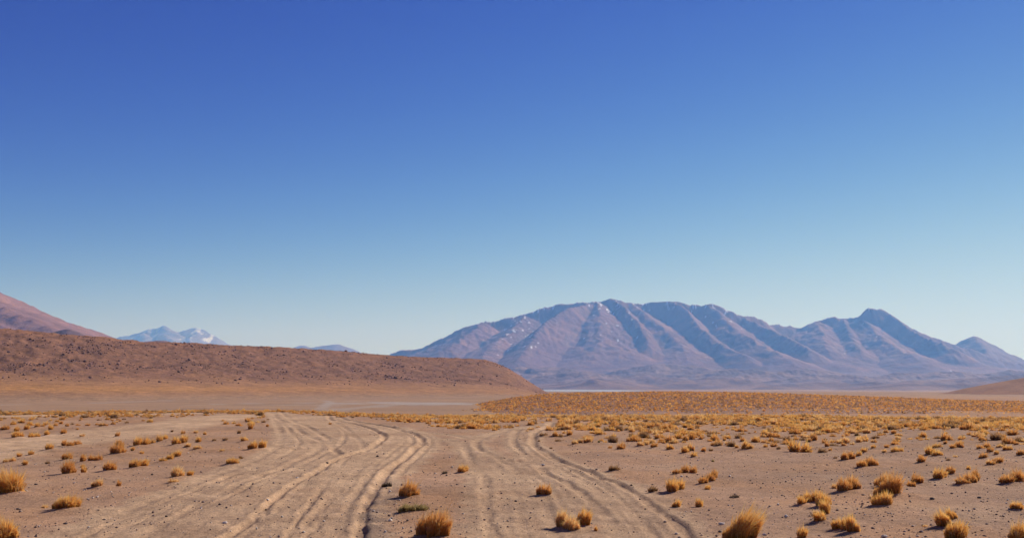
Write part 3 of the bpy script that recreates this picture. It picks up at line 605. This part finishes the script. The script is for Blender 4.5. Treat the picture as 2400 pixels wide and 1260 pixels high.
# ------------------------------------------------------------------ grass meshes
KC = {'a': ((.76, .37, .085), (.93, .56, .165)), 'o': ((.66, .29, .075), (.84, .45, .13)), 'p': ((.84, .46, .16), (.95, .62, .26)), 'b': ((.33, .17, .08), (.44, .25, .11)),
      'g': ((.30, .21, .08), (.44, .32, .13)), 'd': ((.10, .065, .045), (.17, .115, .075))}
def blades(lobes, n, kind, rg, lean=0.0, width=.006, levels=3):
    """lobes: rows of x, y, z, width, height. returns verts, tris, colours of dome-shaped bunches of arching blades"""
    lobes = np.asarray(lobes, float)
    wt = lobes[:, 3] * lobes[:, 4]; li = rg.choice(len(lobes), n, p=wt / wt.sum()); Lb = lobes[li]
    rad, hh = Lb[:, 3] / 2, Lb[:, 4]
    az = rg.uniform(0, 2 * math.pi, n); ct = rg.uniform(0.02, 1, n) ** .8          # height on the dome
    st = np.sqrt(1 - ct ** 2)
    k = rg.uniform(.48, 1.06, n) * (1 + rg.uniform(.05, .32, n) * (rg.random(n) < .2))
    jit = 1 + .26 * noise(np.cos(az) * 1.3 + ct * 2 + Lb[:, 0] * 7, np.sin(az) * 1.3 + Lb[:, 1] * 7, 700)
    tip = np.stack([Lb[:, 0] + rad * k * jit * st * np.cos(az), Lb[:, 1] + rad * k * jit * st * np.sin(az), Lb[:, 2] + hh * k * jit * (0.06 + .94 * ct)], 1)
    tip[:, 0] += lean * (tip[:, 2] - Lb[:, 2])
    ra = az + rg.normal(0, .6, n); rq = rad * .55 * np.sqrt(rg.random(n)) * (.35 + .65 * st)
    root = np.stack([Lb[:, 0] + rq * np.cos(ra), Lb[:, 1] + rq * np.sin(ra), Lb[:, 2] - .02 - .04 * hh], 1)
    mid = root * .5 + tip * .5; mid[:, 2] += .16 * hh * st; mid[:, :2] -= (tip - root)[:, :2] * .08 * st[:, None]
    pa = rg.uniform(0, 2 * math.pi, n); side = np.stack([np.cos(pa), np.sin(pa), rg.normal(0, .3, n)], 1) * (width * rg.uniform(.6, 1.3, n))[:, None]
    c0, c1 = (np.array(q) for q in KC[kind])
    cc = lerp(c0, c1, rg.random(n)[:, None]) * rg.uniform(.82, 1.15, n)[:, None]
    straw = rg.random(n) < .10; cc[straw] = lerp(cc[straw], np.array([.70, .56, .28]), .6 if kind in 'aop' else .1)
    grey = rg.random(n) < .05; cc[grey] = lerp(cc[grey], np.array([.42, .34, .26]), .7)
    if levels == 3:
        v = np.stack([root - side, root + side, mid - side * .8, mid + side * .8, tip], 1).reshape(-1, 3)
        b = np.arange(n)[:, None] * 5
        f = np.concatenate([b + [0, 1, 3], b + [0, 3, 2], b + [2, 3, 4]]); m = 5
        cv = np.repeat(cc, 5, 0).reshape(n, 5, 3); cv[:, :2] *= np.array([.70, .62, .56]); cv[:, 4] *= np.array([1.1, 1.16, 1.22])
    else:
        v = np.stack([root - side, root + side, tip], 1).reshape(-1, 3); f = np.arange(n * 3).reshape(n, 3)
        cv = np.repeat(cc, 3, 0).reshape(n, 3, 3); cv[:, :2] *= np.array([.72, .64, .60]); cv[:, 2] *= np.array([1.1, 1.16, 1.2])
    return v, f, np.clip(cv.reshape(-1, 3), 0, .95)
def thatch(lobes, rg, kind, lean=0.0):
    """the matted dead core of a bunch: lumpy low domes"""
    V, Fc, Cc, off = [], [], [], 0
    nu, nv = 14, 5
    for (x, y, z, w, h) in lobes:
        u = np.linspace(0, 2 * math.pi, nu, endpoint=False); t = np.linspace(0, math.pi / 2 * .97, nv)
        Ug, Tg = np.meshgrid(u, t)
        q = .45 * (1 + .18 * rg.normal(0, 1, Ug.shape))
        vx = x + w / 2 * q * np.cos(Tg) * np.cos(Ug); vy = y + w / 2 * q * np.cos(Tg) * np.sin(Ug); vz = z - .03 + h * q * np.sin(Tg)
        vx = vx + lean * (vz - z)
        V.append(np.stack([vx.ravel(), vy.ravel(), vz.ravel()], 1))
        i = np.arange((nv - 1) * nu); r = i // nu; c = i % nu
        a, b, d, e = r * nu + c, r * nu + (c + 1) % nu, (r + 1) * nu + (c + 1) % nu, (r + 1) * nu + c
        Fc.append(np.concatenate([np.stack([a, b, d], 1), np.stack([a, d, e], 1)]) + off); off += nu * nv
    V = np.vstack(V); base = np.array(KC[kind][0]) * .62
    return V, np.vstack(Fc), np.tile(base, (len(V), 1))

LM = [t for t in T if t['short']]
for t in T: t['h3'] = height(t['L'][:, 0], t['L'][:, 1])
HUE = {'a': 'amber', 'o': 'rust-brown', 'p': 'pale straw', 'b': 'brown', 'g': 'greenish', 'd': 'dark dead'}
seen_labels = {t['label'] for t in T if t['label']}
def auto_label(t, most=99):
    w = t['w'] * F / t['c'][1]
    size = 'tiny' if w < 14 else 'small' if w < 24 else 'mid-sized'
    shape = '' if len(t['lobes']) == 1 else ' two-lobed' if len(t['lobes']) == 2 else ' three-lobed'
    for lm in sorted(LM, key=lambda q: np.hypot((q['c'][0] - t['c'][0]) * 1.6, q['c'][1] - t['c'][1]))[:most]:
        dx, dy = t['c'] - lm['c']; ax, ay = abs(dx) * 1.6, abs(dy)
        if ax > 2.2 * ay: d = 'right of' if dx > 0 else 'left of'
        elif ay > 2.2 * ax: d = 'behind' if dy > 0 else 'in front of'
        else: d = ('behind and right of' if dx > 0 else 'behind and left of') if dy > 0 else ('in front of and right of' if dx > 0 else 'in front of and left of')
        lb = f"{size} {HUE[t['kind']]}{shape} grass tuft {d} the {lm['short']}"
        if lb not in seen_labels and len(lb.split()) <= 16:
            seen_labels.add(lb); return lb
    return None
def add_tuft(t, n, with_core):
    rg = np.random.default_rng(int(abs(t['c'][0] * 131 + t['c'][1] * 977)) + 3)
    lob = np.column_stack([t['L'][:, :2], t['h3'], t['L'][:, 2:]]); org = np.array([t['c'][0], t['c'][1], float(np.min(t['h3']))])
    lob[:, :3] -= org; t['lean'] = t['lean'] or float(rg.normal(.10, .10))
    nm = {'g': 'cushion_plant', 'd': 'dead_tuft'}.get(t['kind'], 'grass_tuft')
    lb = t['label'] or auto_label(t); wd = .0034 + .00011 * t['c'][1]
    props = dict(label=lb, cat='plant' if nm == 'cushion_plant' else 'grass tuft', group='bunch grass tufts on the plain')
    if len(lob) == 1 and not with_core:
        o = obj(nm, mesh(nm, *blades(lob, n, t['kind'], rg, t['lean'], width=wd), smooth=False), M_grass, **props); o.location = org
        return
    e = bpy.data.objects.new(nm, None); col.objects.link(e); e.location = org; e.empty_display_size = .2
    e['label'] = lb; e['category'] = props['cat']; e['group'] = props['group']
    wt = lob[:, 3] * lob[:, 4]; wt = wt / wt.sum()
    for q, wq in zip(lob, wt):
        ql = [q]
        if with_core:
            for _ in range(int(rg.integers(1, 4))):
                sa = rg.uniform(0, 6.28); f_ = rg.uniform(.38, .62)
                ql.append(np.array([q[0] + .34 * q[3] * math.cos(sa), q[1] + .3 * q[3] * math.sin(sa), q[2], q[3] * f_, q[4] * rg.uniform(.45, .85)]))
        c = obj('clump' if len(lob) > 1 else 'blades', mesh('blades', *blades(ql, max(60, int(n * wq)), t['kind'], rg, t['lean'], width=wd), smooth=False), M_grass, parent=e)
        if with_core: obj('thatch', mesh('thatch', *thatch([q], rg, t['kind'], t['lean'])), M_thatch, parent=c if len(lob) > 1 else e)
for t in T:
    area = float(np.sum(t['L'][:, 2] * t['L'][:, 3])); px = t['w'] * F / t['c'][1]
    pxa = area * (F / t['c'][1]) ** 2
    n = int(np.clip(pxa * .72, 140, 3000))
    add_tuft(t, n, px >= 24)

# ------------------------------------------------------------------ the field of grass beyond
def pix(x, y, z=0.0):
    cz = z - CAMH
    depth = y * math.cos(PITCH) + cz * math.sin(PITCH); up = -y * math.sin(PITCH) + cz * math.cos(PITCH)
    return CX + F * x / depth, CY - F * up / depth
def field_density(x, y):
    px, py = pix(x, y)
    far = sm(74, 92, y)
    rb = np.interp(py, [962, 975, 1000, 1015, 1030, 1042, 1060], [640, 830, 1010, 1150, 1280, 1320, 1450])      # left limit of the right field
    right = sm(0, 60, px - rb) * np.interp(y, [36, 40, 44, 50, 56, 62, 72], [0, .10, .28, .62, 1.1, 1.6, 2.4])
    left = np.interp(px, [-600, 0, 250, 300, 470, 520, 600, 640], [.5, .5, .35, .12, .25, .6, .6, .2]) * sm(60, 74, y) * .8
    d = np.maximum(np.maximum(right, np.where(px < 640, left, 0)), far * 2.4)
    _, mk = track_fields(x, y)
    tr = np.maximum(np.maximum(mk[0], mk[1]), mk[2])
    dd, _ = poly_dist(x, y, spline(GP(*np.array([(-300,977),(0,975),(160,972),(300,969),(420,966)], float).T), step=2), 9)
    tr = np.maximum(tr, 1 - sm(2.5, 4.5, dd))
    cl = sm(-.4, .35, fbm(x / 4.5, y / 7, 3, 800))
    return d * (1 - sm(.15, .5, tr)) * (.16 + 1.0 * cl)
NC = 90000
cx = rng.uniform(-1, 1, NC); cy = np.sqrt(rng.uniform(36 ** 2, 135 ** 2, NC)); cx = cx * cy * .56
area = .56 * (135 ** 2 - 36 ** 2)
keep = rng.random(NC) < field_density(cx, cy) * area / NC * 3.0
cx, cy = cx[keep], cy[keep]
TC = np.array([t['c'] for t in T]); TW = np.array([t['w'] for t in T])
far_ok = np.ones(len(cx), bool)
for (a, b), w in zip(TC, TW): far_ok &= np.hypot(cx - a, (cy - b) * .6) > .5 * w + .25
cx, cy = cx[far_ok], cy[far_ok]
cz = height(cx, cy); cw = np.clip(rng.lognormal(-1.0, .36, len(cx)), .16, .9); cw *= np.interp(cy, [58, 90], [1.0, .72]); ch = cw * rng.uniform(.34, .58, len(cx))
kinds = rng.choice(list('aaooooopbb'), len(cx))
px, py = pix(cx, cy)
vis = (px > 8) & (px < 2392)
score = np.where(vis, cw / cy, 0)
n_ind = max(0, 296 - len([t for t in T if t['kind'] not in 'gd']))
order = np.argsort(-score); ind = order[:n_ind]; rest = order[n_ind:]
# shared meshes for the single tufts of the field
var = {}
for kd in 'aopb':
    for q in range(3):
        rg = np.random.default_rng(900 + q + ord(kd) * 7)
        lob = [(0, 0, 0, 1.0, .62)] if q == 0 else [(-.2, 0, 0, .7, .5), (.22, .08, 0, .66, .62)] if q == 1 else [(-.25, .05, 0, .6, .42), (.12, -.1, 0, .76, .6), (.33, .2, 0, .5, .4)]
        v, f, c = blades(lob, 420, kd, rg, width=.017)
        var[kd, q] = mesh('grass_tuft', v, f, c, smooth=False); var[kd, q].materials.append(M_grass)
def zone(x, y):
    a, b = pix(x, y)
    if a < 640: return 'on the far left plain beside the pale side track' if b > 975 else 'in the far left grass band'
    if a < 1260: return 'in the grass field just beyond the end of the tracks'
    side = 'centre right' if a < 1650 else 'right' if a < 2050 else 'far right'
    return f"{'at the near edge of' if b > 1022 else 'in the middle of' if b > 1004 else 'deep inside'} the {side} grass field"
for i in ind:
    q = int(rng.integers(3)); kd = str(kinds[i])
    o = bpy.data.objects.new('grass_tuft', var[kd, q]); col.objects.link(o)
    o.location = (cx[i], cy[i], cz[i]); o.rotation_euler.z = rng.uniform(0, 6.28); s_ = float(cw[i]); o.scale = (s_, s_, float(ch[i] / .62))
    o['label'] = auto_label(dict(c=np.array([cx[i], cy[i]]), w=cw[i], lobes=[0] * (q + 1), kind=kd), 12) or f"small {HUE[kd]} grass tuft {zone(cx[i], cy[i])}"; o['category'] = 'grass tuft'; o['group'] = f"{HUE[kd]} tufts {zone(cx[i], cy[i])}"
# all the others as one mass
V, Fc, Cc, off = [], [], [], 0
LB = np.column_stack([cx, cy, cz, cw, ch])
for lo, hi in ((30, 50), (50, 64), (64, 80), (80, 100), (100, 140)):
    for kd in 'aopb':
        q = [i for i in rest if kinds[i] == kd and lo <= cy[i] < hi]
        if not q: continue
        ym = (lo + hi) / 2
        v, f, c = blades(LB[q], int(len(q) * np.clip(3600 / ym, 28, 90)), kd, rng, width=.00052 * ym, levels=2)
        V.append(v); Fc.append(f + off); Cc.append(c); off += len(v)
obj('grass', mesh('grass', np.vstack(V), np.vstack(Fc), np.vstack(Cc), smooth=False), M_grass, kind='stuff', label='amber bunch grass covering the far plain', cat='grass')
# tufts on the grassy rise and on the apron of the ridge
def scatter_far(n, sampler, name, label, sz):
    x, y, z, kd = sampler(n)
    m = len(x); w = np.clip(rng.lognormal(math.log(sz), .35, m), sz * .4, sz * 2.2); k = 12
    az = rng.uniform(0, 6.28, (m, k)); ct = rng.uniform(.1, 1, (m, k)); st = np.sqrt(1 - ct ** 2)
    tip = np.stack([x[:, None] + w[:, None] * .5 * st * np.cos(az), y[:, None] + w[:, None] * .5 * st * np.sin(az), z[:, None] + w[:, None] * .62 * ct], -1)
    pa = rng.uniform(0, 6.28, (m, k)); sd = np.stack([np.cos(pa), np.sin(pa), 0 * pa], -1) * (w * .17)[:, None, None]
    rt = np.stack([x[:, None] + w[:, None] * .2 * st * np.cos(az), y[:, None] + w[:, None] * .2 * st * np.sin(az), np.broadcast_to(z[:, None] - .05, (m, k))], -1)
    v = np.stack([rt - sd, rt + sd, tip], 2).reshape(-1, 3)
    c0 = np.array([KC[q][0] for q in kd]); c1 = np.array([KC[q][1] for q in kd])
    c = lerp(c0, c1, rng.random((m, 1)))
    obj(name, mesh(name, v, np.arange(len(v)).reshape(-1, 3), np.repeat(c, k * 3, 0), smooth=False), M_grass, kind='stuff', label=label, cat='grass')
def on_rise(n):
    px = rng.uniform(1060, 2700, n); y = rng.uniform(372, 650, n)
    a, b, _ = ray(px, np.full(n, HOR)); x = a / b * y
    z = grassy_z(px, x, y)
    q = rng.random(n) < sm(395, 470, y + 30 * fbm(x / 60, y / 60, 2, 92)) * (.35 + .65 * sm(-.4, .3, fbm(x / 9, y / 9, 3, 820))) + .05
    return x[q], y[q], z[q], rng.choice(list('aooobb'), q.sum())
scatter_far(29000, on_rise, 'grass', 'orange-brown grass dotting the low rise across the valley', .85)

# ------------------------------------------------------------------ loose rock on the ridge
ico_v = []; g_ = (1 + 5 ** .5) / 2
for a_ in (-1, 1):
    for b_ in (-g_, g_): ico_v += [(0, a_, b_), (a_, b_, 0), (b_, 0, a_)]
ico_v = np.array(ico_v, float); ico_v /= np.linalg.norm(ico_v[0])
ico_f = []
for i in range(12):
    for j in range(i + 1, 12):
        for k in range(j + 1, 12):
            d = [np.linalg.norm(ico_v[p_] - ico_v[q_]) for p_, q_ in ((i, j), (j, k), (i, k))]
            if max(d) < 1.1:
                nrm = np.cross(ico_v[j] - ico_v[i], ico_v[k] - ico_v[i])
                ico_f.append((i, j, k) if nrm @ (ico_v[i] + ico_v[j] + ico_v[k]) > 0 else (i, k, j))
ico_f = np.array(ico_f)
oct_v = np.array([(1, 0, 0), (-1, 0, 0), (0, 1, 0), (0, -1, 0), (0, 0, 1), (0, 0, -1)], float)
oct_f = np.array([(0, 2, 4), (2, 1, 4), (1, 3, 4), (3, 0, 4), (2, 0, 5), (1, 2, 5), (3, 1, 5), (0, 3, 5)])
def stones(x, y, z, size, colr, flat=.7, sink=.25, small=False):
    m = len(x); ico_v, ico_f = (oct_v, oct_f) if small else (globals()['ico_v'], globals()['ico_f']); nv = len(ico_v)
    w = ico_v[None] * (1 + .28 * rng.normal(0, 1, (m, nv, 1))) * np.stack([np.ones(m), rng.uniform(.65, 1, m), flat * rng.uniform(.6, 1.1, m)], 1)[:, None]
    th = rng.uniform(0, 6.28, m); c, s = np.cos(th)[:, None], np.sin(th)[:, None]
    w = np.stack([w[..., 0] * c - w[..., 1] * s, w[..., 0] * s + w[..., 1] * c, w[..., 2]], -1) * (size * .5)[:, None, None]
    w += np.stack([x, y, z + size * .5 * flat * (1 - 2 * sink)], 1)[:, None]
    f = (ico_f[None] + (np.arange(m) * nv)[:, None, None]).reshape(-1, 3)
    return w.reshape(-1, 3), f, np.repeat(colr, nv, 0)
n = 46000
ii = rng.integers(62, 150, n); jj = rng.integers(60, Sg.shape[1], n)
x, y, z, sv = (q[ii, jj] for q in RIDGE[:4]); x = x + rng.normal(0, 1.5, n)
pr = (sm(.48, .62, sv) * (.05 + .95 * sm(.22, .62, fbm(x / 60, y / 36, 4, 850))) + .04) * (1 - .5 * sm(.93, 1, sv))
q = rng.random(n) < pr
size = np.clip(rng.lognormal(-.22, .6, q.sum()), .35, 4.2) * (.5 + .5 * RIDGE[4][ii, jj][q])
cc = lerp(np.array([.165, .09, .066]), np.array([.32, .17, .115]), rng.random((q.sum(), 1)) ** 1.6)
v, f, c = stones(x[q], y[q], z[q], size, cc, flat=.75)
obj('rocks', mesh('rocks', v, f, c, smooth=False), M_stone, kind='stuff', label='dark broken rocks strewn over the ridge slope', cat='rocks')

# ------------------------------------------------------------------ pebbles and single stones on the plain
n = 46000
y = np.exp(rng.uniform(math.log(12.5), math.log(60), n)); x = rng.uniform(-.62, .62, n) * y
_, mk = track_fields(x, y); tr = np.maximum(np.maximum(mk[0], mk[1]), mk[2])
strip = np.exp(-((pix(x, y)[0] - 930) / 50) ** 2) * sm(26, 18, y)
q = rng.random(n) < np.clip((.75 - .45 * tr) * (.35 + .65 * sm(-.3, .4, fbm(x / 2.5, y / 2.5, 3, 870))) + strip, 0, 1)
x, y = x[q], y[q]; z = height(x, y)
size = np.clip(rng.lognormal(-3.85, .58, len(x)), .010, .075)
pal = np.array([[.16, .11, .09], [.25, .17, .14], [.34, .25, .20], [.60, .50, .42], [.12, .085, .075]])
cc = pal[rng.choice(5, len(x), p=[.12, .32, .33, .18, .05])] * rng.uniform(.8, 1.2, (len(x), 1))
v, f, c = stones(x, y, z, size, cc, small=True)
obj('gravel', mesh('gravel', v, f, c, smooth=False), M_stone, kind='stuff', label='loose pebbles scattered over the plain', cat='gravel')
ST = [(767,1082,8,'d','dark stone alone in the middle of the wide track'),(885,1068,7,'d','dark stone near the bend of the wide track rut'),(390,1211,8,'d','dark stone on the wide track, bottom left'),
      (527,1230,11,'w','white stone on the sandy left part of the wide track'),(627,1172,8,'w','whitish stone on the lip of the deep dark rut'),(696,1119,7,'w','pale stone on the crest between two wide-track ruts'),
      (1273,1090,8,'w','white stone between the ruts of the right track'),(1691,1223,12,'w','pale pinkish stone left of the tall leaning tuft'),(1598,1119,7,'w','white stone on gravel before the loaf-shaped rust tuft'),
      (2073,1256,13,'w','largest whitish stone at the bottom edge, right'),(2295,1168,9,'d','dark flat stone on bare sand at the right'),(2185,1172,10,'d','dark flat stone between the corner pair and the boat-shaped tuft'),
      (42,1190,8,'d','dark stone on the left plain below the big edge tuft'),(84,1135,7,'d','dark stone between the edge tuft and the pale straw tuft'),(1209,1175,8,'d','dark stone left of the neat round tuft'),
      (2172,1027,7,'w','white stone among the tufts of the far right field')]
for i, (a_, b_, w_, kd, lb) in enumerate(ST):
    g2 = GP(a_, b_); sz = w_ * g2[1] / F * 1.1; zz = float(height(np.array([g2[0]]), np.array([g2[1]]))[0])
    # a finer stone: icosahedron split once
    vv = [tuple(q) for q in ico_v]; ff = []; mid = {}
    def md(p_, q_):
        k = (min(p_, q_), max(p_, q_))
        if k not in mid:
            w3 = (np.array(vv[p_]) + np.array(vv[q_])) / 2; vv.append(tuple(w3 / np.linalg.norm(w3))); mid[k] = len(vv) - 1
        return mid[k]
    for (p_, q_, r2) in ico_f:
        ab, bc, ca = md(p_, q_), md(q_, r2), md(r2, p_); ff += [(p_, ab, ca), (ab, q_, bc), (ca, bc, r2), (ab, bc, ca)]
    rg = np.random.default_rng(i + 40); va = np.array(vv) * (1 + .13 * rg.normal(0, 1, (len(vv), 1))) * np.array([1, .75, .55]) * sz * .5
    cc = np.tile(np.array([.11, .08, .07]) if kd == 'd' else np.array([.62, .53, .46]), (len(va), 1))
    o = obj('stone', mesh('stone', va, np.array(ff), cc, smooth=False), M_stone, label=lb, cat='stone', group='single stones on the plain')
    o.location = (g2[0], g2[1], zz + sz * .16); o.rotation_euler.z = rg.uniform(0, 6.28)

# ------------------------------------------------------------------ air
hx, z0, z1 = 43000., -60., 2080.
v = np.array([(a_, b_, c_) for a_ in (-hx, hx) for b_ in (-hx, hx) for c_ in (z0, z1)])
f = np.array([(0, 1, 3, 2), (4, 6, 7, 5), (0, 4, 5, 1), (2, 3, 7, 6), (0, 2, 6, 4), (1, 5, 7, 3)])
mh = bpy.data.materials.new('haze'); mh.use_nodes = True; t_ = mh.node_tree; t_.nodes.clear()
pv = t_.nodes.new('ShaderNodeVolumePrincipled'); oo = t_.nodes.new('ShaderNodeOutputMaterial')
pv.inputs['Color'].default_value = (.19, .45, 1.0, 1); pv.inputs['Absorption Color'].default_value = (1, 1, 1, 1); pv.inputs['Density'].default_value = 5.0e-5; pv.inputs['Anisotropy'].default_value = 0.22
t_.links.new(pv.outputs[0], oo.inputs['Volume'])
obj('haze', mesh('haze', v, f, smooth=False), mh, kind='stuff', label='thin blue haze over the whole valley', cat='haze')
